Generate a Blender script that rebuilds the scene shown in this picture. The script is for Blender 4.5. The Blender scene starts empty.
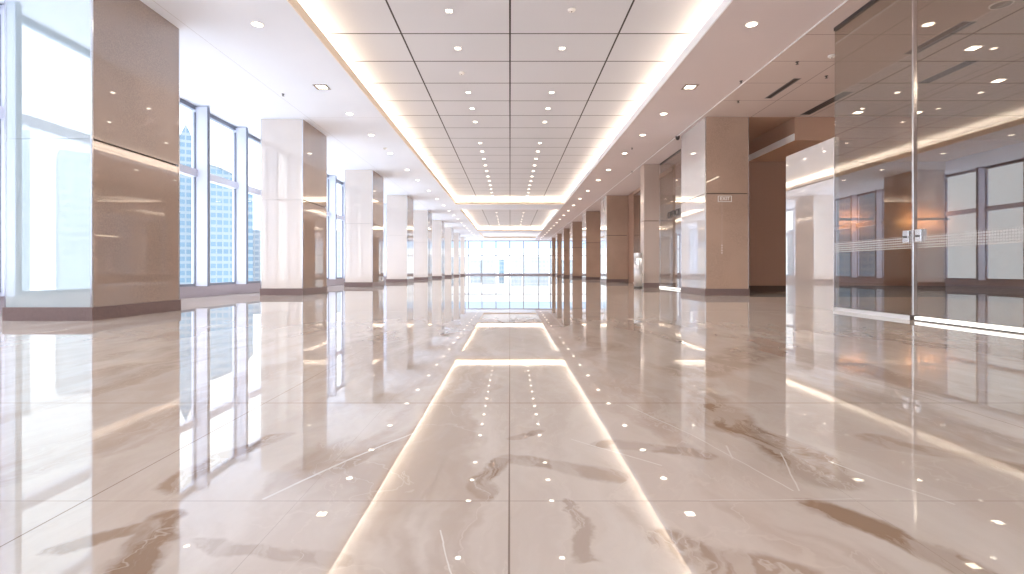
import bpy, bmesh, math, random
from mathutils import Vector
random.seed(4)
COL = bpy.context.scene.collection
CAMH, H = 0.6, 4.2            # eye height, ceiling height
PANEL_Z = 4.6                 # underside of the raised panel field

# ------------------------------------------------------------------ materials
def newmat(name):
    m = bpy.data.materials.new(name); m.use_nodes = True
    nt = m.node_tree; nt.nodes.clear()
    out = nt.nodes.new('ShaderNodeOutputMaterial')
    return m, nt, out

def srgb(r, g, b):
    f = lambda c: (c/255/12.92) if c/255 <= .04045 else ((c/255+.055)/1.055)**2.4
    return (f(r), f(g), f(b), 1)

class NB:
    """small node builder"""
    def __init__(s, nt): s.nt = nt
    def n(s, t, **kw):
        x = s.nt.nodes.new(t)
        for k, v in kw.items(): setattr(x, k, v)
        return x
    def link(s, a, b): s.nt.links.new(a, b)
    def put(s, sock, v):
        if isinstance(v, bpy.types.NodeSocket): s.link(v, sock)
        else: sock.default_value = v
    def math(s, op, a, b=0.0, c=None, clamp=False):
        x = s.n('ShaderNodeMath', operation=op, use_clamp=clamp)
        s.put(x.inputs[0], a); s.put(x.inputs[1], b)
        if c is not None: s.put(x.inputs[2], c)
        return x.outputs[0]
    def vmath(s, op, a, b=None):
        x = s.n('ShaderNodeVectorMath', operation=op)
        s.put(x.inputs[0], a)
        if b is not None: s.put(x.inputs[1], b)
        return x
    def mix(s, f, a, b, blend='MIX'):
        x = s.n('ShaderNodeMix', data_type='RGBA', blend_type=blend)
        s.put(x.inputs['Factor'], f); s.put(x.inputs['A'], a) if False else s.put(x.inputs[6], a); s.put(x.inputs[7], b)
        return x.outputs[2]
    def noise(s, vec, scale, detail=4, rough=.5, dist=0.0):
        x = s.n('ShaderNodeTexNoise'); s.link(vec, x.inputs['Vector'])
        x.inputs['Scale'].default_value = scale; x.inputs['Detail'].default_value = detail
        x.inputs['Roughness'].default_value = rough; x.inputs['Distortion'].default_value = dist
        return x
    def ramp(s, f, lo, hi, a=0.0, b=1.0):
        x = s.n('ShaderNodeMapRange', interpolation_type='SMOOTHSTEP')
        s.put(x.inputs[0], f); x.inputs[1].default_value = lo; x.inputs[2].default_value = hi
        x.inputs[3].default_value = a; x.inputs[4].default_value = b
        return x.outputs[0]
    def facing(s, c, k, p=1.0):
        lw = s.n('ShaderNodeLayerWeight'); lw.inputs[0].default_value = .5
        f = lw.outputs['Facing']
        return s.math('ADD', s.math('MULTIPLY', s.math('POWER', f, p), k), c, clamp=True)

def plain(name, col, rough=.5, metal=0.0, speckle=0.0, spk_scale=60):
    m, nt, out = newmat(name); b = NB(nt)
    p = b.n('ShaderNodeBsdfPrincipled'); b.link(p.outputs[0], out.inputs[0])
    p.inputs['Roughness'].default_value = rough; p.inputs['Metallic'].default_value = metal
    tc = b.n('ShaderNodeTexCoord')
    nz = b.noise(tc.outputs['Object'], spk_scale, 3)
    dark = tuple(c*(1-speckle) for c in col[:3])+(1,)
    b.link(b.mix(b.ramp(nz.outputs[0], .35, .65), dark, col), p.inputs['Base Color'])
    return m

def emit(name, col, s):
    m, nt, out = newmat(name); b = NB(nt)
    e = b.n('ShaderNodeEmission'); e.inputs[0].default_value = col; e.inputs[1].default_value = s
    b.link(e.outputs[0], out.inputs[0]); return m

def polished(name, col, mirror, k, p=3.0, speckle=.08, tint=(1,1,1,1), base_rough=.45, rough=.015, cloud=.06):
    """glass-fronted or polished stone cladding: diffuse body under a clear mirror layer"""
    m, nt, out = newmat(name); b = NB(nt)
    tc = b.n('ShaderNodeTexCoord'); o = tc.outputs['Object']
    d = b.n('ShaderNodeBsdfPrincipled'); d.inputs['Roughness'].default_value = base_rough
    d.inputs['Specular IOR Level'].default_value = .2
    fine = b.noise(o, 90, 2); big = b.noise(o, 1.3, 3)
    dark = tuple(c*(1-speckle) for c in col[:3])+(1,); dk2 = tuple(c*(1-cloud) for c in col[:3])+(1,)
    c1 = b.mix(b.ramp(fine.outputs[0], .4, .62), dark, col)
    c2 = b.mix(b.ramp(big.outputs[0], .4, .65), c1, dk2)
    b.link(c2, d.inputs['Base Color'])
    g = b.n('ShaderNodeBsdfGlossy'); g.inputs[0].default_value = tint; g.inputs['Roughness'].default_value = rough
    mx = b.n('ShaderNodeMixShader'); b.link(b.facing(mirror, k, p), mx.inputs[0])
    b.link(d.outputs[0], mx.inputs[1]); b.link(g.outputs[0], mx.inputs[2]); b.link(mx.outputs[0], out.inputs[0])
    return m

def glass(name, tint, mirror, k, p=3.0, gl=(1,1,1,1), rough=.0):
    m, nt, out = newmat(name); b = NB(nt)
    t = b.n('ShaderNodeBsdfTransparent'); t.inputs[0].default_value = tint
    g = b.n('ShaderNodeBsdfGlossy'); g.inputs[0].default_value = gl; g.inputs['Roughness'].default_value = rough
    mx = b.n('ShaderNodeMixShader'); b.link(b.facing(mirror, k, p), mx.inputs[0])
    b.link(t.outputs[0], mx.inputs[1]); b.link(g.outputs[0], mx.inputs[2]); b.link(mx.outputs[0], out.inputs[0])
    return m

def lines(b, coord, positions, w):
    """1 on any of the given lines of a coordinate"""
    acc = None
    for q in positions:
        d = b.math('ABSOLUTE', b.math('SUBTRACT', coord, q))
        v = b.math('LESS_THAN', d, w)
        acc = v if acc is None else b.math('MAXIMUM', acc, v)
    return acc

def ceiling_mat(name, col, xs, ys, w, groove, per_y=None, rough=.7):
    m, nt, out = newmat(name); b = NB(nt)
    p = b.n('ShaderNodeBsdfPrincipled'); b.link(p.outputs[0], out.inputs[0]); p.inputs['Roughness'].default_value = rough
    p.inputs['Specular IOR Level'].default_value = .25
    g = b.n('ShaderNodeNewGeometry'); s = b.n('ShaderNodeSeparateXYZ'); b.link(g.outputs['Position'], s.inputs[0])
    acc = lines(b, s.outputs[0], xs, w) if xs else None
    if ys:
        v = lines(b, s.outputs[1], ys, w); acc = b.math('MAXIMUM', acc, v) if acc is not None else v
    if per_y:
        off, step = per_y
        f = b.math('MULTIPLY', b.math('FRACT', b.math('DIVIDE', b.math('SUBTRACT', s.outputs[1], off-100*step), step)), step)
        v = b.math('LESS_THAN', f, 2*w); acc = b.math('MAXIMUM', acc, v) if acc is not None else v
    nz = b.noise(g.outputs['Position'], .6, 2)
    c = b.mix(b.ramp(nz.outputs[0], .3, .7), tuple(x*.97 for x in col[:3])+(1,), col)
    if acc is not None: c = b.mix(acc, c, groove)
    b.link(c, p.inputs['Base Color']); return m

def fl(px, py):            # floor point in metres under a photographed spot
    return ((px-510)/(py-270)*CAMH, 512*CAMH/(py-270))

def floor_mat():
    m, nt, out = newmat('polished_marble'); b = NB(nt)
    g = b.n('ShaderNodeNewGeometry'); P = g.outputs['Position']
    flat = b.vmath('MULTIPLY', P, (1, 1, 0)).outputs[0]
    nz = b.noise(flat, 1.6, 6, .55)
    off = b.vmath('SUBTRACT', nz.outputs['Color'], (.5, .5, .5)).outputs[0]
    off = b.vmath('MULTIPLY', off, (.42, .42, 0)).outputs[0]
    W = b.vmath('ADD', flat, off).outputs[0]
    def seg(p0, p1, vec):
        A = fl(*p0) + (0,); B = fl(*p1) + (0,)
        ba = Vector(B)-Vector(A)
        pa = b.vmath('SUBTRACT', vec, A).outputs[0]
        dt = b.vmath('DOT_PRODUCT', pa, tuple(ba)).outputs['Value']
        h = b.math('DIVIDE', dt, ba.length_squared, clamp=True)
        sc = b.n('ShaderNodeVectorMath', operation='SCALE'); sc.inputs[0].default_value = tuple(ba); b.link(h, sc.inputs['Scale'])
        df = b.vmath('SUBTRACT', pa, sc.outputs[0]).outputs[0]
        return b.vmath('LENGTH', df).outputs['Value']
    # broad fawn drifts in the marble
    drift = None
    for p0, p1, w, s in [((717,405),(829,472),.085,1.),((819,503),(985,580),.055,1.),((612,440),(700,452),.05,.6),
                      ((512,461),(600,470),.05,.6),((650,536),(768,574),.05,.7),((95,585),(176,512),.05,1.),
                      ((60,548),(165,520),.03,.8),((179,482),(287,434),.05,.8),((471,498),(500,464),.035,1.),
                      ((512,434),(538,430),.03,.8),((330,470),(400,440),.05,.45),((720,420),(700,385),.1,.5),
                      ((560,500),(590,560),.02,.5),((200,540),(330,560),.03,.4),((760,350),(690,372),.2,.5),((880,440),(1010,470),.06,.5)]:
        d = b.ramp(seg(p0, p1, W), w*.6, w*1.25, s, 0)
        drift = d if drift is None else b.math('MAXIMUM', drift, d)
    # generic drifts elsewhere, running diagonally
    mp = b.n('ShaderNodeMapping'); mp.inputs['Rotation'].default_value = (0, 0, .7); mp.inputs['Scale'].default_value = (1, .28, 1)
    b.link(W, mp.inputs[0])
    gd = b.noise(mp.outputs[0], 1.5, 5, .6, .4)
    gen = b.ramp(gd.outputs[0], .50, .62, 0, .8)
    veil = b.ramp(b.noise(mp.outputs[0], 3.2, 5, .65, .8).outputs[0], .35, .7, 0, 1)
    # sharp-edged streaks inside the drifts
    wv = b.noise(mp.outputs[0], 9, 4, .6, 1.2)
    streak = b.ramp(wv.outputs[0], .42, .56, .45, 1)
    base = b.mix(veil, srgb(224,208,194), srgb(238,226,214))
    base = b.mix(gen, base, srgb(202,180,162))
    base = b.mix(b.math('MULTIPLY', drift, streak), base, srgb(168,138,112))
    # white veins
    soft = b.vmath('ADD', flat, b.vmath('MULTIPLY', off, (.12, .12, 0)).outputs[0]).outputs[0]
    vein = None
    for p0, p1, w in [((266,498),(350,459),.006),((350,459),(412,433),.006),((829,461),(875,478),.006),((875,478),(952,503),.005),
                      ((625,405),(691,434),.0035),((691,434),(794,490),.0035),((573,439),(660,465),.004),((726,445),(733,458),.004),
                      ((780,452),(800,490),.003),((441,530),(452,574),.0025),((700,500),(860,498),.0018)]:
        d = b.ramp(seg(p0, p1, soft), w*.3, w, 1, 0)
        vein = d if vein is None else b.math('MAXIMUM', vein, d)
    vn = b.noise(mp.outputs[0], 2.1, 6, .6, .6)
    thin = b.ramp(b.math('ABSOLUTE', b.math('SUBTRACT', vn.outputs[0], .5)), 0, .006, .5, 0)
    vn2 = b.noise(W, 1.1, 5, .5, .3)
    thin2 = b.ramp(b.math('ABSOLUTE', b.math('SUBTRACT', vn2.outputs[0], .47)), 0, .0035, .45, 0)
    base = b.mix(b.math('MAXIMUM', thin, thin2), base, srgb(236,222,208))
    base = b.mix(vein, base, srgb(250,243,234))
    # slab joints
    s = b.n('ShaderNodeSeparateXYZ'); b.link(P, s.inputs[0])
    j1 = lines(b, s.outputs[0], [-.002, -1.105, 1.95, -3.3, 3.6], .0022)
    j2 = lines(b, s.outputs[0], [.9, -2.2, -.55], .001)
    j3 = lines(b, s.outputs[1], [2.31], .0045)
    j4 = lines(b, s.outputs[1], [1.33, 3.84, 5.6, 7.4, 9.2], .003)
    joint = b.math('MAXIMUM', b.math('MAXIMUM', j1, j3), b.math('MULTIPLY', b.math('MAXIMUM', j2, j4), .45))
    base = b.mix(b.math('MULTIPLY', joint, .75), base, srgb(120,98,84))
    d = b.n('ShaderNodeBsdfPrincipled'); d.inputs['Roughness'].default_value = .35; d.inputs['Specular IOR Level'].default_value = 0
    b.link(base, d.inputs['Base Color'])
    gl = b.n('ShaderNodeBsdfGlossy'); gl.inputs['Roughness'].default_value = .003
    bp = b.n('ShaderNodeBump'); bp.inputs['Strength'].default_value = .005; bp.inputs['Distance'].default_value = .05
    bn = b.noise(flat, 1.1, 1); b.link(bn.outputs[0], bp.inputs['Height']); b.link(bp.outputs[0], gl.inputs['Normal'])
    mx = b.n('ShaderNodeMixShader')
    fac = b.facing(FLOOR_C, FLOOR_K, FLOOR_P)
    b.link(b.math('MULTIPLY', fac, b.math('SUBTRACT', 1, b.math('MULTIPLY', joint, .5))), mx.inputs[0])
    b.link(d.outputs[0], mx.inputs[1]); b.link(gl.outputs[0], mx.inputs[2]); b.link(mx.outputs[0], out.inputs[0])
    return m
FLOOR_C, FLOOR_K, FLOOR_P = .12, .80, 2.8

def facade_mat(name, wall, pane, sx, sz):
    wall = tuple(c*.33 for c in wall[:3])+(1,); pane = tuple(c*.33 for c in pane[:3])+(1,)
    """curtain wall of floors and bays"""
    m, nt, out = newmat(name); b = NB(nt)
    tc = b.n('ShaderNodeTexCoord'); s = b.n('ShaderNodeSeparateXYZ'); b.link(tc.outputs['Object'], s.inputs[0])
    hx = b.math('ADD', s.outputs[0], s.outputs[1])
    fx = b.math('FRACT', b.math('DIVIDE', b.math('ADD', hx, 500), sx)); fz = b.math('FRACT', b.math('DIVIDE', b.math('ADD', s.outputs[2], 500), sz))
    w = b.math('MULTIPLY', b.math('GREATER_THAN', fx, .22), b.math('GREATER_THAN', fz, .38))
    nz = b.noise(tc.outputs['Object'], .12, 2)
    pc = b.mix(b.ramp(nz.outputs[0], .4, .6), pane, tuple(min(1, c*1.15) for c in pane[:3])+(1,))
    d = b.n('ShaderNodeBsdfPrincipled'); d.inputs['Roughness'].default_value = .6
    b.link(b.mix(w, wall, pc), d.inputs['Base Color']); b.link(d.outputs[0], out.inputs[0])
    return m

M = {}
M['floor'] = floor_mat()
M['soffit_left'] = ceiling_mat('ceiling_window_light_tint', srgb(228,230,238), [-4.77], [12.1, 24.4], .004, srgb(190,188,190))  # cool daylight from the windows is put into this ceiling colour
M['soffit_right'] = ceiling_mat('ceiling_lobby_shade_tint', srgb(206,192,190), None, [], .004, srgb(190,180,175))  # same ceiling, the dimmer warm light put into a darker colour
M['soffit_tiles'] = ceiling_mat('jointed_ceiling_panels', srgb(196,180,174), [5.67, 7.05, 8.45, 9.85, 11.2], [1.9,3.9,5.8,6.8,7.83, 8.83, 9.86, 10.88], .008, srgb(140,126,118))
M['brown_ceiling'] = plain('brown_ceiling_paint', srgb(178,144,124), .6)
M['panels'] = ceiling_mat('metal_ceiling_panels', srgb(206,204,208), [-1.838, 0, 1.838], [], .015, srgb(58,50,46), per_y=(8.65, 1.147), rough=.55)
M['lip'] = plain('tray_lip_paint', srgb(244,226,205), .5)
M['lip_white'] = plain('tray_lip_white', srgb(238,236,238), .5)
M['trim_white'] = plain('white_trim_paint', srgb(245,243,243), .4)
M['cove_emit'] = emit('warm_led_glow', (1, .85, .64, 1), 19)
M['lens'] = emit('downlight_lens', (1, .90, .74, 1), 9)
M['white_line'] = emit('white_led_rail', (1, .97, .92, 1), 2.2)
M['amber'] = emit('added_amber_glow', (1, .62, .28, 1), 55)  # emission for the added lamps that tint the recess wall amber
M['ring'] = plain('white_lamp_ring', srgb(236,230,224), .3)
M['dark_ring'] = plain('bronze_lamp_frame', srgb(130,112,95), .35, .4)
M['front_left'] = polished('reflected_ivory_stone', srgb(224,212,203), .13, .75, 3.5)  # one column stone; bright window reflection put into the ivory colour
M['front_first'] = polished('pale_green_back_painted_glass', srgb(205,216,214), .50, .4, 3, speckle=.05, tint=(.90,.93,.96,1))
M['inner_left'] = polished('reflected_taupe_glass', srgb(158,136,122), .17, .6, 4, speckle=.2)  # brown reflection from across the aisle put into the face colour
M['front_right'] = polished('reflected_taupe_stone', srgb(178,150,132), .05, .5, 5, speckle=.22)  # same stone; brown reflected surroundings put into a darker colour
M['front_pier'] = polished('grey_beige_stone_slabs', srgb(192,172,160), .05, .4, 5, speckle=.08)
M['inner_right'] = polished('reflected_pearl_stone', srgb(200,194,194), .18, .75, 2.5)  # aisle faces paled so the windows' reflection sits in the colour
M['core'] = plain('dark_joint', srgb(82,64,56), .8)
M['plinth'] = plain('red_brown_granite', srgb(124,102,98), .35, 0, .35, 120)
M['chrome'] = plain('brushed_steel', (.78,.78,.80,1), .18, 1.0)
M['bin'] = plain('satin_steel', (.82,.81,.82,1), .38, .85)
M['steel_dark'] = plain('dark_anodised', srgb(92,86,84), .35, .6)
M['mullion'] = plain('window_fin_paint', srgb(206,208,222), .4)
M['frame_grey'] = plain('grey_window_frame', srgb(118,122,136), .4, .1)
M['sill'] = plain('grey_sill_stone', srgb(158,150,158), .35, 0, .08)
M['pane'] = glass('clear_window_glass', (.97,.99,1,1), .02, .35, 4)
M['pane_blue'] = glass('blue_tinted_window_glass', (.52,.68,.86,1), .02, .3, 4)
M['smoke'] = glass('grey_tinted_partition_glass', (.77,.75,.72,1), .12, .45, 3)
M['clear'] = glass('partition_glass', (.82,.80,.78,1), .14, .5, 3)
M['pearl'] = polished('pearl_glass_panel', srgb(184,172,166), .34, .5, 2, speckle=.02)
M['brown_wall'] = plain('brown_wall_finish', srgb(164,130,112), .5, 0, .06, 40)
M['brown_stone'] = polished('brown_stone_wall', srgb(160,130,112), .05, .4, 5)
M['beige_wall'] = plain('beige_wall_paint', srgb(190,165,150), .5, 0, .04, 20)
M['vent'] = plain('dark_vent_slot', srgb(64,54,50), .7)
M['letters'] = plain('dark_letters', srgb(58,50,48), .5)
M['sign_white'] = emit('exit_letters_glow', (1,.90,.82,1), .62)  # glow put into the reflected sign's lines, shared by the cord beads
M['speaker'] = plain('grey_speaker_grille', srgb(150,144,142), .7)

def frost_mat():
    m, nt, out = newmat('frosted_dots'); b = NB(nt)
    g = b.n('ShaderNodeNewGeometry'); s = b.n('ShaderNodeSeparateXYZ'); b.link(g.outputs['Position'], s.inputs[0])
    def cell(c, st): return b.math('SUBTRACT', b.math('FRACT', b.math('DIVIDE', b.math('ADD', c, 50), st)), .5)
    y, z = cell(s.outputs[1], .03), cell(s.outputs[2], .03)
    r = b.math('ADD', b.math('MULTIPLY', y, y), b.math('MULTIPLY', z, z))
    f = b.math('MULTIPLY', b.math('LESS_THAN', r, .14), .4)
    t = b.n('ShaderNodeBsdfTransparent'); d = b.n('ShaderNodeBsdfDiffuse'); d.inputs[0].default_value = (.85,.82,.8,1)
    mx = b.n('ShaderNodeMixShader'); b.link(f, mx.inputs[0]); b.link(t.outputs[0], mx.inputs[1]); b.link(d.outputs[0], mx.inputs[2])
    b.link(mx.outputs[0], out.inputs[0]); return m
M['frost'] = frost_mat()
M['tower_blue'] = facade_mat('blue_glass_tower_front', srgb(205,216,222), srgb(146,180,202), 1.3, 1.7)
M['tower_pale'] = facade_mat('pale_tower_front', srgb(240,244,246), srgb(214,226,234), 1.5, 1.8)
M['tower_white'] = facade_mat('white_block_front', srgb(214,216,218), srgb(160,176,190), 1.3, 1.6)
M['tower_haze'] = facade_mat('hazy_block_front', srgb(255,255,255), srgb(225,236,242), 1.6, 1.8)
M['ground'] = plain('pale_city_ground', srgb(205,210,212), .9, 0, .2, .02)

# ------------------------------------------------------------------ mesh helpers
def add_box(bm, x0, x1, y0, y1, z0, z1):
    v = [bm.verts.new((x, y, z)) for x in (x0, x1) for y in (y0, y1) for z in (z0, z1)]
    for f in ((0,1,3,2),(4,6,7,5),(0,4,5,1),(2,3,7,6),(0,2,6,4),(1,5,7,3)):
        bm.faces.new([v[i] for i in f])
def add_lathe(bm, prof, n=32, cx=0, cy=0):
    rings = [[bm.verts.new((cx+r*math.cos(2*math.pi*i/n), cy+r*math.sin(2*math.pi*i/n), z)) for i in range(n)] for r, z in prof]
    for a, c in zip(rings, rings[1:]):
        for i in range(n):
            bm.faces.new((a[i], a[(i+1) % n], c[(i+1) % n], c[i]))
    bm.faces.new(rings[0][::-1]); bm.faces.new(rings[-1])
def add_prism(bm, pts, y0, y1):
    """outline in x,z pushed from y0 to y1"""
    a = [bm.verts.new((x, y0, z)) for x, z in pts]; c = [bm.verts.new((x, y1, z)) for x, z in pts]
    n = len(pts); bm.faces.new(a); bm.faces.new(c[::-1])
    for i in range(n): bm.faces.new((a[(i+1) % n], a[i], c[i], c[(i+1) % n]))

def obj(name, bm, mat, parent=None, kind=None, smooth=False, bevel=0.0):
    bmesh.ops.recalc_face_normals(bm, faces=bm.faces)
    me = bpy.data.meshes.new(name); bm.to_mesh(me); bm.free()
    if smooth:
        for p in me.polygons: p.use_smooth = len(p.vertices) < 5
    me.materials.append(mat)
    o = bpy.data.objects.new(name, me); COL.objects.link(o)
    if parent: o.parent = parent
    if kind: o['kind'] = kind
    if bevel:
        md = o.modifiers.new('bevel', 'BEVEL'); md.width = bevel; md.segments = 2; md.limit_method = 'ANGLE'
    return o
def box(name, dims, mat, parent=None, kind=None, bevel=0.0):
    bm = bmesh.new(); add_box(bm, *dims); return obj(name, bm, mat, parent, kind, bevel=bevel)
def boxes(name, lst, mat, parent=None, kind=None):
    bm = bmesh.new()
    for d in lst: add_box(bm, *d)
    return obj(name, bm, mat, parent, kind)
def tag(o, label, cat, group=None):
    o['label'] = label; o['category'] = cat
    if group: o['group'] = group
    return o
def thing(name, loc, label, cat, group=None, rz=0):
    o = bpy.data.objects.new(name, None); COL.objects.link(o); o.location = loc; o.rotation_euler = (0, 0, rz)
    o.empty_display_size = .1
    return tag(o, label, cat, group)
def dup(root, loc, label, group=None):
    r = root.copy(); COL.objects.link(r); r.location = loc; r['label'] = label
    if group: r['group'] = group
    for ch in list(root.children):
        c = ch.copy(); COL.objects.link(c); c.parent = r
        for g in list(ch.children):
            d = g.copy(); COL.objects.link(d); d.parent = c
    return r
ORD = ['nearest', 'second', 'third', 'fourth', 'fifth', 'sixth', 'seventh', 'eighth', 'ninth', 'tenth', 'eleventh', 'twelfth',
       'thirteenth', 'fourteenth', 'fifteenth', 'sixteenth', 'seventeenth', 'eighteenth', 'nineteenth', 'twentieth',
       'twenty-first', 'twenty-second', 'twenty-third', 'twenty-fourth', 'twenty-fifth', 'twenty-sixth', 'twenty-seventh',
       'twenty-eighth', 'twenty-ninth', 'thirtieth', 'thirty-first', 'thirty-second', 'thirty-third', 'thirty-fourth', 'thirty-fifth', 'thirty-sixth']
S = 'structure'
YB, YE = -12.0, 62.5          # room ends
XL, XR = -6.9, 12.25

# ------------------------------------------------------------------ the room
box('floor', (XL-.3, XR+.3, YB-.3, YE+.3, -.2, 0), M['floor'], kind=S)
# ceilings; trays are openings in the middle strip
trays = [(-6.0, 28.1), (30.5, 46.9), (49.5, 57.6)]
TX = 2.98
box('ceiling', (XL-.3, -TX, YB, YE, H, H+.14), M['soffit_left'], kind=S)
box('ceiling', (TX, 4.49, YB, YE, H, H+.14), M['soffit_right'], kind=S)
box('ceiling', (4.49, XR+.3, YB, 12.05, H, H+.14), M['soffit_tiles'], kind=S)
box('ceiling', (4.49, 5.62, 12.05, YE, H, H+.14), M['soffit_right'], kind=S)
box('ceiling', (5.62, XR+.3, 12.05, 20, H, H+.14), M['brown_ceiling'], kind=S)
box('ceiling', (5.62, XR+.3, 20, YE, H, H+.14), M['soffit_right'], kind=S)
edges = [YB] + [e for t in trays for e in t] + [YE]
for a, c in zip(edges[::2], edges[1::2]):
    box('ceiling', (-TX, TX, a, c, H, H+.14), M['soffit_left'], kind=S)
box('trim_1', (4.478, 4.502, YB, YE, H-.012, H-.0005), M['trim_white'], kind=S)
k = 2
for i, (a, c) in enumerate(trays):
    # lip around the opening
    box('trim_%d' % k, (-TX, -TX+.02, a, c, H-.001, H+.15), M['lip'], kind=S); k += 1
    box('trim_%d' % k, (TX-.02, TX, a, c, H-.001, H+.15), M['lip_white'], kind=S); k += 1
    boxes('trim_%d' % k, [(-TX+.02, TX-.02, c-.02, c, H-.001, H+.15), (-TX+.02, TX-.02, a, a+.02, H-.001, H+.15)], M['lip'], kind=S); k += 1
    box('ceiling', (-3.62, 3.62, a-.62, c+.62, PANEL_Z if i < 2 else H+.16, PANEL_Z+.1), M['panels'] if i < 2 else M['trim_white'], kind=S)
    boxes('trim_%d' % k, [(-3.62, -3.58, a-.62, c+.62, H+.14, PANEL_Z), (3.58, 3.62, a-.62, c+.62, H+.14, PANEL_Z),
                          (-3.58, 3.58, a-.62, a-.58, H+.14, PANEL_Z), (-3.58, 3.58, c+.58, c+.62, H+.14, PANEL_Z)], M['trim_white'], kind=S); k += 1
    if i < 2:
        tn = ['first ceiling recess', 'second ceiling recess'][i]
        for x0, x1, y0, y1, w in [(-3.34, -3.20, a-.3, c+.3, 'window side'), (3.20, 3.34, a-.3, c+.3, 'glass partition side'),
                                  (-3.1, 3.1, c+.16, c+.30, 'far end'), (-3.1, 3.1, a-.30, a-.16, 'near end')]:
            if w == 'near end' and i == 0: continue
            t = thing('cove_light', ((x0+x1)/2, (y0+y1)/2, H+.14), 'warm glowing cove strip along the %s of the %s' % (w, tn), 'cove light', 'cove lights')
            hx, hy = (x1-x0)/2, (y1-y0)/2
            box('channel', (-hx-.01, hx+.01, -hy-.01, hy+.01, 0, .02), M['trim_white'], t)
            box('light_strip', (-hx, hx, -hy, hy, .02, .05), M['cove_emit'], t)

# walls
box('wall_back', (XL-.3, XR+.3, YE+.25, YE+.3, 4.2, 4.9), M['trim_white'], kind=S)
box('wall_right', (5.75, 5.95, 24.75, YE, 0, H), M['beige_wall'], kind=S)
box('wall_right', (XR, XR+.2, YB, 20, 0, H), M['brown_stone'], kind=S)
box('wall_recess', (5.2, XR, 14.4, 14.6, 0, H), M['brown_wall'], kind=S)
box('baseboard_recess', (5.7, XR-.02, 14.37, 14.4, 0, .16), M['core'], kind=S)
box('wall_far_lobby', (5.95, XR, 24.6, 24.75, 0, H), M['beige_wall'], kind=S)
box('baseboard_right', (XR-.02, XR, YB, 14.37, 0, .2), M['plinth'], kind=S)
# dropped white-edged beam by the brown recess
t = thing('ceiling_beam', (7.7, 13.2, 3.65), 'white dropped beam running to the brown recess wall', 'beam')
bm = bmesh.new(); add_box(bm, -1.0, 4.5, -1.15, 1.2, 0, .55); obj('bulkhead', bm, M['brown_ceiling'], t)
bm = bmesh.new(); add_box(bm, -1.03, -1.0, -1.15, 1.2, 0, .16); obj('white_edge', bm, M['trim_white'], t)

# ------------------------------------------------------------------ window wall on the city side
mull = [5.2-1.65*i for i in range(11)][::-1] + [6.95, 8.38, 9.82, 11.25, 12.9]
while mull[-1] < 61: mull.append(mull[-1]+1.65)
mull = [m for m in mull if m > YB+.2]
bounds = [YB] + mull[3::4] + [YE]
if bounds[-1]-bounds[-2] < 1.0: bounds.pop(-2)
wn = 1
for a, c in zip(bounds, bounds[1:]):
    w = bpy.data.objects.new('window_%d' % wn, None); COL.objects.link(w); w['kind'] = S; w.location = (XL, a, 0); L = c-a
    box('window_sill', (-.15, .02, 0, L, 0, .245), M['sill'], w)
    boxes('window_frame', [(-.08, .01, 0, L, .245, .30), (-.08, .01, 0, L, 4.11, H)], M['frame_grey'], w)
    box('window_transom', (-.10, .06, 0, L, 2.64, 2.80), M['mullion'], w)
    ms = [m-a for m in mull if a <= m < c-.01]
    for m in ms:
        fin = box('mullion', (-.08, .27, m-.035, m+.035, .245, H-.02), M['mullion'], w)
        boxes('mullion_edge', [(.27, .285, m-.04, m+.04, .245, H-.02), (-.02, .02, m-.055, m-.035, .3, 4.05), (-.02, .02, m+.035, m+.055, .3, 4.05)], M['frame_grey'], fin)
    es = sorted(set([0] + ms + [L]))
    for p, q in zip(es, es[1:]):
        if q-p < .1: continue
        for z0, z1 in ((.30, 2.64), (2.80, 4.11)):
            bm = bmesh.new(); v = [bm.verts.new(x) for x in ((-.03, p, z0), (-.03, q, z0), (-.03, q, z1), (-.03, p, z1))]; bm.faces.new(v)
            obj('pane', bm, M['pane'], w)
    wn += 1
# glazed ends of the hall
def end_window(n, y, x0, x1, xs, blue):
    w = bpy.data.objects.new('window_%d' % n, None); COL.objects.link(w); w['kind'] = S; w.location = (0, y, 0)
    boxes('window_frame', [(x0, x1, -.05, .05, 0, .18), (x0, x1, -.05, .05, 4.1, H+.1)] , M['sill'], w)
    boxes('window_transom', [(x0, x1, -.04, .04, 2.30, 2.38)], M['frame_grey'], w)
    for x in xs: box('mullion', (x-.045, x+.045, -.06, .06, .18, 4.1), M['frame_grey'], w)
    es = [x0]+list(xs)+[x1]
    for p, q in zip(es, es[1:]):
        for z0, z1, mt in ((.18, 2.30, 'pane'), (2.38, 3.25, 'pane'), (3.25, 4.1, 'pane_blue' if blue else 'pane')):
            bm = bmesh.new(); v = [bm.verts.new(u) for u in ((p, 0, z0), (q, 0, z0), (q, 0, z1), (p, 0, z1))]; bm.faces.new(v)
            obj('pane', bm, M[mt], w)
end_window(wn, YE, XL, 5.75, [-5.07, -3.42, -1.71, -.03, 1.65, 3.5, 4.95], True)
end_window(wn+1, YB, XL, XR, [-5, -3.3, -1.6, 0, 1.7, 3.4, 5, 6.7, 8.4, 10.1], False)

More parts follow.
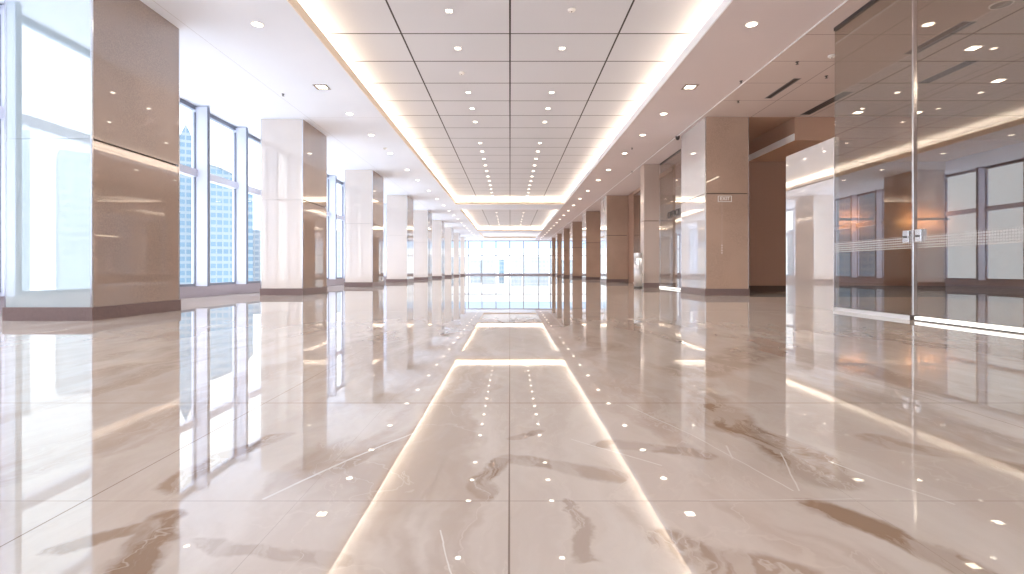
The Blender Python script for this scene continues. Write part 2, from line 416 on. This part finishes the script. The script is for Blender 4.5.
# ------------------------------------------------------------------ columns
def column(x0, x1, y0, y1, mats, label, joint=2.3, trim=True):
    """mats: front, inner (towards the aisle), outer, back"""
    cx, cy = (x0+x1)/2, (y0+y1)/2; hx, hy = (x1-x0)/2, (y1-y0)/2
    t = thing('column', (cx, cy, 0), label, 'column', 'columns of the hall')
    box('core', (-hx+.03, hx-.03, -hy+.03, hy-.03, 0, H), M['core'], t)
    e = .018 if trim else .004
    sgn = 1 if x0 < 0 else -1
    for z0, z1 in ((.16, joint-.011), (joint+.011, H)):
        g = .009 if (x0 < 0 and joint > 2.1) else 0
        f0, f1 = (z0, z1+g) if z0 < 1 else (z0-g, z1)
        box('front_panel', (-hx+e, hx-e, -hy, -hy+.03, f0, f1), mats[0], t)
        box('back_panel', (-hx+e, hx-e, hy-.03, hy, z0, z1), mats[3], t)
        a, c = (hx-.03, hx) if sgn > 0 else (-hx, -hx+.03)
        box('aisle_panel', (a, c, -hy+e, hy-e, z0, z1), mats[1], t)
        a, c = (-hx, -hx+.03) if sgn > 0 else (hx-.03, hx)
        box('outer_panel', (a, c, -hy+e, hy-e, z0, z1), mats[2], t)
    if trim:
        for sx in (-1, 1):
            for sy in (-1, 1):
                xa, xb = sorted((sx*(hx-.018), sx*(hx+.003))); ya, yb = sorted((sy*(hy-.018), sy*(hy+.003)))
                box('corner_trim', (xa, xb, ya, yb, .16, H-.001), M['chrome'], t)
    box('plinth', (-hx-.015, hx+.015, -hy-.015, hy+.015, 0, .16), M['plinth'], t)
    return t
leftY = [6.05, 12.2, 18.4, 24.6, 30.8, 37.0, 43.2, 49.4, 55.6]
near = ['pale green glass-fronted column nearest the viewer on the window side']
for i, y in enumerate(leftY):
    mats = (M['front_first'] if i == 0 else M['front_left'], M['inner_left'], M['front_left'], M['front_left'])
    lab = near[0] if i == 0 else '%s reflection-tinted ivory column from the front in the row along the windows' % ORD[i]
    column(-5.97 if i == 0 else -5.94, -4.94, y, y+1.6, mats, lab, 2.15 if i == 0 else 2.27)
R = (M['front_right'], M['inner_right'], M['front_right'], M['front_right'])
column(4.60, 5.62, 12.05, 13.75, R, 'large taupe stone column beside the brown recess, nearest on the lobby side', 2.4)
column(4.56, 5.08, 17.4, 17.9, (M['front_pier'],)*4, 'narrow grey-beige pier beside the steel bin', 2.27, False)
for i, y in enumerate([24.7, 31.4, 38.2, 44.4, 50.6, 56.8]):
    column(4.66, 5.70, y, y+1.65, R, '%s taupe column beyond the steel bin on the lobby side' % ('first' if i == 0 else ORD[i]), 2.27, False)

# ------------------------------------------------------------------ glass partitions on the lobby side
def glass_panel(label, x, y0, y1, z1, mat, lit=False, frost=True, name='glass_partition', th=.012):
    t = thing(name, (x, (y0+y1)/2, 0), label, 'glass partition', 'glass partitions')
    L = (y1-y0)/2-.004
    box('glass_pane', (0, th, -L, L, .05, z1-.05), mat, t)
    box('top_channel', (-.015, .035, -L, L, z1-.05, z1), M['steel_dark'], t)
    if lit:
        b_ = box('bottom_rail', (-.03, .05, -L, L, 0, .012), M['steel_dark'], t)
        box('light_rail', (-.028, .048, -L, L, .012, .05), M['white_line'], t)
    else:
        box('bottom_rail', (-.025, .04, -L, L, 0, .05), M['bin'], t)
    if frost: box('frosted_band', (-.002, -.0005, -L, L, .86, 1.01), M['frost'], t)
    return t
g1 = glass_panel('tall grey glass pane between the pearl panel and the chrome post', 4.83, 6.14, 7.62, H, M['smoke'])
g2 = glass_panel('tall grey glass door pane with a bright lit floor rail', 4.83, 3.0, 6.08, H, M['smoke'], True, name='glass_door')
g3 = glass_panel('tall grey glass pane nearest the viewer, past the glass door', 4.83, -2.0, 2.98, H, M['smoke'])
for y, par, s in ((6.22, g1, 1), (6.03, g2, -1)):
    yy = y-par.location.y
    h_ = box('lock', (-.03, .045, yy-.045, yy+.045, .93, 1.08), M['chrome'], par, bevel=.006)
    bm = bmesh.new(); add_lathe(bm, [(.012, 0), (.012, .02)], 16); c = obj('keyhole', bm, M['steel_dark'], h_); c.rotation_euler = (0, -math.pi/2, 0); c.location = (-.03, yy, 1.0)
t = thing('door_post', (4.836, 6.12, 0), 'slim chrome post between the two tall glass panes', 'post')
box('post', (-.025, .025, -.013, .013, .05, H-.002), M['chrome'], t, bevel=.004)
box('foot', (-.035, .04, -.03, .03, 0, .06), M['vent'], t)
t = thing('glass_partition', (4.83, 8.30, 0), 'low pearl-white glossy panel left of the tall grey glass', 'glass partition', 'glass partitions')
box('lower_panel', (0, .07, -.66, .66, .0, 1.975), M['pearl'], t)
box('upper_panel', (0, .07, -.66, .66, 1.985, 2.58), M['pearl'], t)
box('edge_trim', (.0, .07, -.675, -.66, 0, 2.58), M['chrome'], t)
glass_panel('clear glass pane behind the large taupe column with dark lettering', 5.09, 13.8, 17.36, H, M['clear'], True, False)
glass_panel('clear glass pane behind the narrow pier', 5.70, 17.95, 23.6, H, M['clear'], False, False)
box('wall_jamb', (5.70, 5.9, 23.62, 24.7, 0, H), M['brown_wall'], kind=S)
t = thing('door_header', (5.70, 20.7, H-.12), 'bronze header strip over the far clear glass pane', 'header')
box('header', (-.05, -.02, -2.8, 2.9, -.02, .119), M['brown_ceiling'], t)
# lobby behind those panes
box('wall_lobby', (8.6, 8.8, 14.6, 24.6, 0, H), M['beige_wall'], kind=S)
t = thing('cove_light', (8.5, 19.5, 2.15), 'warm light line on the lobby wall behind the clear glass', 'cove light', 'lobby wall lights')
box('channel', (.02, .099, -4.5, 4.5, -.03, .03), M['trim_white'], t)
box('light_strip', (0, .02, -4.5, 4.5, -.025, .025), emit('lobby_led', (1,.82,.58,1), 6), t)

def letters(text, size, mat, name, parent, loc, rot, depth=.004):
    cu = bpy.data.curves.new(name, 'FONT'); cu.body = text; cu.size = size; cu.extrude = depth; cu.align_x = 'CENTER'; cu.align_y = 'CENTER'
    tmp = bpy.data.objects.new('tmp', cu); COL.objects.link(tmp)
    dg = bpy.context.evaluated_depsgraph_get(); me = bpy.data.meshes.new_from_object(tmp.evaluated_get(dg))
    bpy.data.objects.remove(tmp); me.materials.clear(); me.materials.append(mat)
    o = bpy.data.objects.new(name, me); COL.objects.link(o); o.parent = parent; o.location = loc; o.rotation_euler = rot
    return o
t = thing('office_sign', (5.05, 15.85, 2.34), 'row of dark letters mounted on the clear glass pane', 'sign')
box('backing', (.012, .03, -.75, .75, -.10, .10), M['clear'], t)
letters('OFFICE', .27, M['letters'], 'lettering', t, (.005, 0, 0), (math.pi/2, 0, -math.pi/2)).scale = (1.35, 1, 1)
t = thing('exit_sign_reflection', (5.04, 12.02, 2.27), 'small pale exit sign reflection modelled on the large taupe column', 'sign')  # a reflected exit sign, built as a plate with glowing lines
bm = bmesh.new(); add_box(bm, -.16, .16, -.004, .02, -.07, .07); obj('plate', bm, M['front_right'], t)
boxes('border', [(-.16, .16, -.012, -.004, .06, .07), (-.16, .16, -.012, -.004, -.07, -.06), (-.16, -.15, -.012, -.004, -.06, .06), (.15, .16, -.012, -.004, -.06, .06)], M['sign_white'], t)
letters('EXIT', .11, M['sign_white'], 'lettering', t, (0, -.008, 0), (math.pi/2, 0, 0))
t = thing('pendant_chain', (4.98, 12.03, 1.0), 'thin vertical cord with four tiny brass beads on the taupe column', 'cord')
bm = bmesh.new(); add_lathe(bm, [(.0035, 0), (.0035, 1.19)], 8); obj('cord', bm, M['front_pier'], t)
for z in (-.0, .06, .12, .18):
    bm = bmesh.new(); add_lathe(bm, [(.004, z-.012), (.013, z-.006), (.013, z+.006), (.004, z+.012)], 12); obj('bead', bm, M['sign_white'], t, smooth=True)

# steel bin by the pier
t = thing('waste_bin', (4.27, 17.07, 0), 'tall round brushed steel bin beside the narrow pier', 'bin')
bm = bmesh.new()
n = 48; prof = [(.135, .04), (.135, 1.02)]
rings = [[bm.verts.new((r*(1+.03*math.cos(8*2*math.pi*i/n))*math.cos(2*math.pi*i/n), r*(1+.03*math.cos(8*2*math.pi*i/n))*math.sin(2*math.pi*i/n), z)) for i in range(n)] for r, z in prof]
for i in range(n): bm.faces.new((rings[0][i], rings[0][(i+1) % n], rings[1][(i+1) % n], rings[1][i]))
bm.faces.new(rings[0][::-1]); bm.faces.new(rings[1]); obj('body', bm, M['bin'], t, smooth=True)
bm = bmesh.new(); add_lathe(bm, [(.145, 0), (.145, .04)], 40); obj('base', bm, M['steel_dark'], t)
bm = bmesh.new(); add_lathe(bm, [(.13, 1.02), (.14, 1.03), (.14, 1.15), (.132, 1.17), (.09, 1.17), (.085, 1.13)], 40); obj('lid', bm, M['bin'], t, smooth=True)

# ------------------------------------------------------------------ ceiling fixtures
def round_light(loc, label, group, r=.075):
    t = thing('ceiling_downlight', loc, label, 'downlight', group)
    bm = bmesh.new(); n = 28
    prof = [(r, -.006), (r*1.22, -.006), (r*1.25, 0), (r, 0)]
    rings = [[bm.verts.new((q*math.cos(2*math.pi*i/n), q*math.sin(2*math.pi*i/n), z)) for i in range(n)] for q, z in prof]
    for a, c in zip(rings, rings[1:]+rings[:1]):
        for i in range(n): bm.faces.new((a[i], a[(i+1) % n], c[(i+1) % n], c[i]))
    obj('ring', bm, M['ring'], t)
    bm = bmesh.new(); add_lathe(bm, [(r*.98, -.005), (r*.98, -.001)], n); obj('lens', bm, M['lens'], t)
    return t
def square_light(loc, label, group, r=.06, ring='ring', bezel=.02):
    t = thing('ceiling_downlight', loc, label, 'downlight', group)
    q = r+bezel
    boxes('frame', [(-q, q, -q, -r, -.006, 0), (-q, q, r, q, -.006, 0), (-q, -r, -r, r, -.006, 0), (r, q, -r, r, -.006, 0)], M[ring], t)
    box('lens', (-r, r, -r, r, -.005, -.001), M['lens'], t)
    return t
soffY = [2.6, 5.0, 7.5, 10.07, 11.8, 13.65, 15.8, 18.4, 20.5, 23.3]
while soffY[-1] < 58: soffY.append(soffY[-1]+2.6)
for side, x in (('window', -3.70), ('glass partition', 3.54)):
    proto = None
    n = 0
    for y in soffY:
        if y < 6: continue           # behind the frame
        sq = abs(y-10.07) < .01
        grp = 'downlights in the %s side soffit' % side
        if sq:
            square_light((x, y, H), 'square bronze-framed downlight in the %s side soffit' % side, grp, .09, 'dark_ring', .045); continue
        lab = '%s round downlight along the soffit on the %s side' % (ORD[n], side); n += 1
        if proto is None: proto = round_light((x, y, H), lab, grp)
        else: dup(proto, (x, y, H), lab)
sm = square_light((-.94, 7.9, PANEL_Z), 'nearest small square downlight in the panel column on the window side', 'downlights in the ceiling panels', .047, 'ring', .008)
def detector(loc, label):
    t = thing('smoke_detector', loc, label, 'smoke detector')
    bm = bmesh.new(); add_lathe(bm, [(.06, 0), (.06, -.02), (.045, -.035), (.02, -.04)], 24); obj('housing', bm, M['ring'], t, smooth=True)
    bm = bmesh.new(); add_lathe(bm, [(.012, -.04), (.008, -.046)], 12); obj('sensor', bm, M['steel_dark'], t)
    return t
nl, nr = 1, 0
for i in range(46):
    y = 8.09+1.147*i
    if 27.6 < y < 31.2 or y > 46.2 or (y > 31 and i % 2): continue
    if i in (6, ): continue
    if i not in (0, 2): dup(sm, (-.94, y, PANEL_Z), '%s small square downlight in the panel column on the window side' % ORD[nl]); nl += 1
    if i not in (0, 2): dup(sm, (.94, y, PANEL_Z), '%s small square downlight in the panel column on the glass partition side' % ORD[nr]); nr += 1
detector((.945, 7.85, PANEL_Z), 'round white smoke detector on the nearest ceiling panel')
detector((-.98, 10.37, PANEL_Z), 'round white smoke detector between panel downlights on the window side')
detector((-3.69, 15.1, H), 'round smoke detector in the window side soffit')
detector((5.4, 8.59, H), 'round smoke detector just outside the tall grey glass')
round_light((-5.62, 8.9, H), 'small round downlight above the window bay behind the first column', 'outer downlights', .05)
def sprinkler(loc, label):
    t = thing('ceiling_sprinkler', loc, label, 'sprinkler')
    bm = bmesh.new(); add_lathe(bm, [(.012, .03), (.03, .03), (.03, -.006), (.012, -.01), (.01, -.035)], 16); obj('body', bm, M['steel_dark'], t, smooth=True)
    bm = bmesh.new(); add_lathe(bm, [(.026, -.038), (.026, -.042)], 16); obj('deflector', bm, M['steel_dark'], t)
    return t
for x, y, lab in [(4.97, 8.86, 'dark sprinkler head beside the front ceiling vent'), (4.40, 9.75, 'dark sprinkler head next to the white ceiling trim line'),
                  (4.86, 10.9, 'small dark sprinkler head before the taupe column'), (5.87, 9.5, 'dark sprinkler head between the two ceiling vents'),
                  (-4.64, 10.47, 'small dark sprinkler head above the window side columns'),
                  (3.6, 15.1, 'small dark sprinkler head amid the soffit downlights'), (4.46, 18.7, 'small sprinkler head on the trim line near the pier')]:
    sprinkler((x, y, H), lab)
t = thing('security_camera', (4.52, 13.8, H), 'small black ceiling camera above the taupe column edge', 'camera')
bm = bmesh.new(); add_lathe(bm, [(.06, 0), (.06, -.03), (.05, -.05)], 20); obj('mount', bm, M['steel_dark'], t, smooth=True)
bm = bmesh.new(); add_lathe(bm, [(.05, -.05), (.04, -.08), (.02, -.1)], 20); obj('dome', bm, M['vent'], t, smooth=True)
def vent(p0, p1, label, w=.11):
    d = Vector(p1)-Vector(p0); L = d.length/2
    t = thing('ceiling_vent', ((p0[0]+p1[0])/2, (p0[1]+p1[1])/2, H), label, 'air vent', 'slot vents in the jointed ceiling')
    boxes('frame', [(-w, -w+.012, -L, L, -.006, 0), (w-.012, w, -L, L, -.006, 0), (-w, w, -L-.012, -L, -.006, 0), (-w, w, L, L+.012, -.006, 0)], M['speaker'], t)
    box('slot', (-w+.012, w-.012, -L, L, -.002, -.0005), M['vent'], t)
    for q in (-.035, .035): box('blade', (q-.005, q+.005, -L, L, -.005, -.002), M['steel_dark'], t)
vent((5.4, 9.62), (5.4, 10.72), 'slim dark slot vent nearest the taupe column', .07)
vent((6.83, 10.35), (6.83, 11.85), 'long dark slot vent crossing behind the grey glass edge')
vent((6.66, 7.42), (6.66, 8.52), 'dark slot vent seen through the glass, nearest the viewer')
vent((7.95, 8.8), (7.95, 9.85), 'dark slot vent seen through the glass door, farther from the viewer')
for x, y, lab in [(7.51, 8.3, 'square ceiling light between two slot vents behind the glass'), (9.28, 9.73, 'square ceiling light behind the glass near the far side wall'),
                  (7.95, 11.7, 'square ceiling light in the brown ceiling, nearer the beam'), (9.3, 11.7, 'square ceiling light in the brown ceiling, farther from the beam')]:
    square_light((x, y, H), lab, 'lobby ceiling lights', .08)
t = thing('ceiling_speaker', (6.65, 6.93, H), 'flat round grey speaker in the lobby ceiling', 'speaker')
bm = bmesh.new(); add_lathe(bm, [(.13, 0), (.13, -.012), (.115, -.014)], 32); obj('rim', bm, M['ring'], t)
bm = bmesh.new(); add_lathe(bm, [(.112, -.014), (.1, -.018)], 32); obj('grille', bm, M['speaker'], t)
t = thing('cove_light', (8.0, -.5, H-.03), 'slim warm line light in the lobby ceiling, mirrored in the large taupe column', 'cove light', 'lobby wall lights')
box('channel', (-.05, .05, -5, 5, .012, .03), M['trim_white'], t); box('light_strip', (-.035, .035, -5, 5, 0, .012), M['cove_emit'], t)
# wall lights added to cast an amber glow on the recess wall
for x, w, lab in ((9.5, .5, 'added amber wall light on the recess wall nearer the beam'), (11.6, .5, 'added wide amber wall light on the recess wall by the corner')):
    t = thing('added_wall_light', (x, 14.1, 2.0), lab, 'wall light', 'added amber wall lights')
    box('body', (-w, w, -.03, .0, -.03, .03), M['dark_ring'], t)
    box('mount', (-.04, .04, 0, .30, -.02, .02), M['dark_ring'], t)
    box('diffuser', (-w+.02, w-.02, .0, .012, -.026, .026), M['amber'], t)

# ------------------------------------------------------------------ the city outside
box('ground', (-900, 900, -900, 1200, -31, -30), M['ground'], kind=S)
def tower(name, cx, cy, w, d, top, mat, label, rz=0, prof=None, base=-30):
    t = thing(name, (cx, cy, base), label, 'building', None, rz)
    bm = bmesh.new()
    add_prism(bm, [(x*w, z-base) for x, z in prof] if prof else [(-w/2, 0), (w/2, 0), (w/2, top-base), (-w/2, top-base)], -d/2, d/2)
    obj('facade', bm, mat, t)
    return t
def ray(px, Y): return (px-510)/512*Y
# peaked tower behind the first panes
Y = 120; u = 120/512
tt = tower('office_tower', ray(170, Y), Y+6, 9, 9, 24, M['tower_blue'], 'blue glass tower with a stepped pointed top seen past the first column', .55,
      [(-.5, -30), (.5, -30), (.5, 24), (.30, 26), (.30, 29), (.0, 35.5), (-.3, 29), (-.5, 29)])
arc = [(-.5, 24.9), (-.35, 24.7), (-.2, 24.3), (-.05, 23.7), (.1, 22.9), (.25, 21.9), (.4, 20.6), (.5, 19.4)]
tt2 = tower('office_tower', ray(221, Y), Y+4, 9.6, 6, 24, M['tower_blue'], 'blue glass tower with a curved sloping roof', .5, [(-.5, -30), (.5, -30)]+arc[::-1])
bm = bmesh.new(); add_prism(bm, [(x*9.7, z+30) for x, z in arc] + [(x*9.7, z+30+.35) for x, z in arc[::-1]], -3.1, 3.1); obj('roof_band', bm, M['tower_white'], tt2)
tower('apartment_block', ray(252, 150), 152, 5, 6, 12.3, M['tower_white'], 'low white apartment block right of the curved tower', .45)
tower('apartment_block', ray(337, 200), 205, 12, 10, 16, M['tower_pale'], 'pale block seen in the gap between the second and third columns', .3)
# reflected city behind the viewer
tower('office_tower', -104, -92, 9, 9, 29, M['tower_pale'], 'pale tower standing behind the viewer, mirrored in the green glass column', -.8)
tower('office_tower', -88, -92, 6, 8, 24, M['tower_pale'], 'narrow pale tower behind the viewer, beside the wider one', -.8)
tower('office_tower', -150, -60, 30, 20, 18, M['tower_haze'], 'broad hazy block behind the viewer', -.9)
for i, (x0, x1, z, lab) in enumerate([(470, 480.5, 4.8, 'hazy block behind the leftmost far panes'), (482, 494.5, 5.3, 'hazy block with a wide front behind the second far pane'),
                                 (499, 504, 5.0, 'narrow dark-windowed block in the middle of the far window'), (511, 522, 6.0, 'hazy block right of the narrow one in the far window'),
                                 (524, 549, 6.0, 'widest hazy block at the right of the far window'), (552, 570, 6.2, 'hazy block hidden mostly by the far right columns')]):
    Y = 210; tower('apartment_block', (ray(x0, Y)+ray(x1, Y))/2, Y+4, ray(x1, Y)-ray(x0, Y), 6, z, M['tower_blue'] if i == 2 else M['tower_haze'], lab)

# ------------------------------------------------------------------ light
w = bpy.data.worlds.new('sky'); bpy.context.scene.world = w; w.use_nodes = True
nt = w.node_tree; nt.nodes.clear(); b = NB(nt)
out = b.n('ShaderNodeOutputWorld'); bg = b.n('ShaderNodeBackground'); b.link(bg.outputs[0], out.inputs[0])
tc = b.n('ShaderNodeTexCoord'); s = b.n('ShaderNodeSeparateXYZ'); b.link(tc.outputs['Generated'], s.inputs[0])
b.link(b.mix(b.ramp(s.outputs[2], .44, .60), (1.95, 2.08, 2.2, 1), (6.6, 7.2, 8.2, 1)), bg.inputs[0])
bg.inputs[1].default_value = 1.0

def area(name, loc, rot, sx, sy, power, col=(1,1,1)):
    l = bpy.data.lights.new(name, 'AREA'); l.shape = 'RECTANGLE'; l.size = sx; l.size_y = sy; l.energy = power; l.color = col
    o = bpy.data.objects.new(name, l); COL.objects.link(o); o.location = loc; o.rotation_euler = rot; return o
def spot(name, loc, power, col=(1,.97,.94), ang=2.3):
    l = bpy.data.lights.new(name, 'SPOT'); l.energy = power; l.color = col; l.spot_size = ang; l.spot_blend = .8; l.shadow_soft_size = .06
    o = bpy.data.objects.new(name, l); COL.objects.link(o); o.location = loc; return o
for y in soffY:
    for x in (-3.70, 3.54): spot('downlight_lamp', (x, y, H-.03), 150)
for x, y in ((7.51, 8.3), (9.28, 9.73), (8.3, 12.3), (7, 3), (9, 5), (7, 17), (7, 22)): spot('lobby_lamp', (x, y, H-.03), 210)

# ------------------------------------------------------------------ camera
cam = bpy.data.cameras.new('camera'); co = bpy.data.objects.new('camera', cam); COL.objects.link(co)
co.location = (0, 0, CAMH); co.rotation_euler = (math.pi/2, 0, 0)
cam.sensor_width = 36; cam.lens = 18; cam.shift_x = 2/1024; cam.shift_y = -17/1024
cam.clip_start = .05; cam.clip_end = 3000
sc = bpy.context.scene; sc.camera = co
sc.view_settings.view_transform = 'Standard'; sc.view_settings.look = 'None'; sc.view_settings.exposure = 0.08; sc.view_settings.gamma = 1
try:
    sc.cycles.use_denoising = True; sc.cycles.max_bounces = 14; sc.cycles.diffuse_bounces = 5; sc.cycles.glossy_bounces = 6
    sc.cycles.transparent_max_bounces = 20; sc.cycles.sample_clamp_indirect = 8; sc.cycles.caustics_reflective = True
except Exception: pass
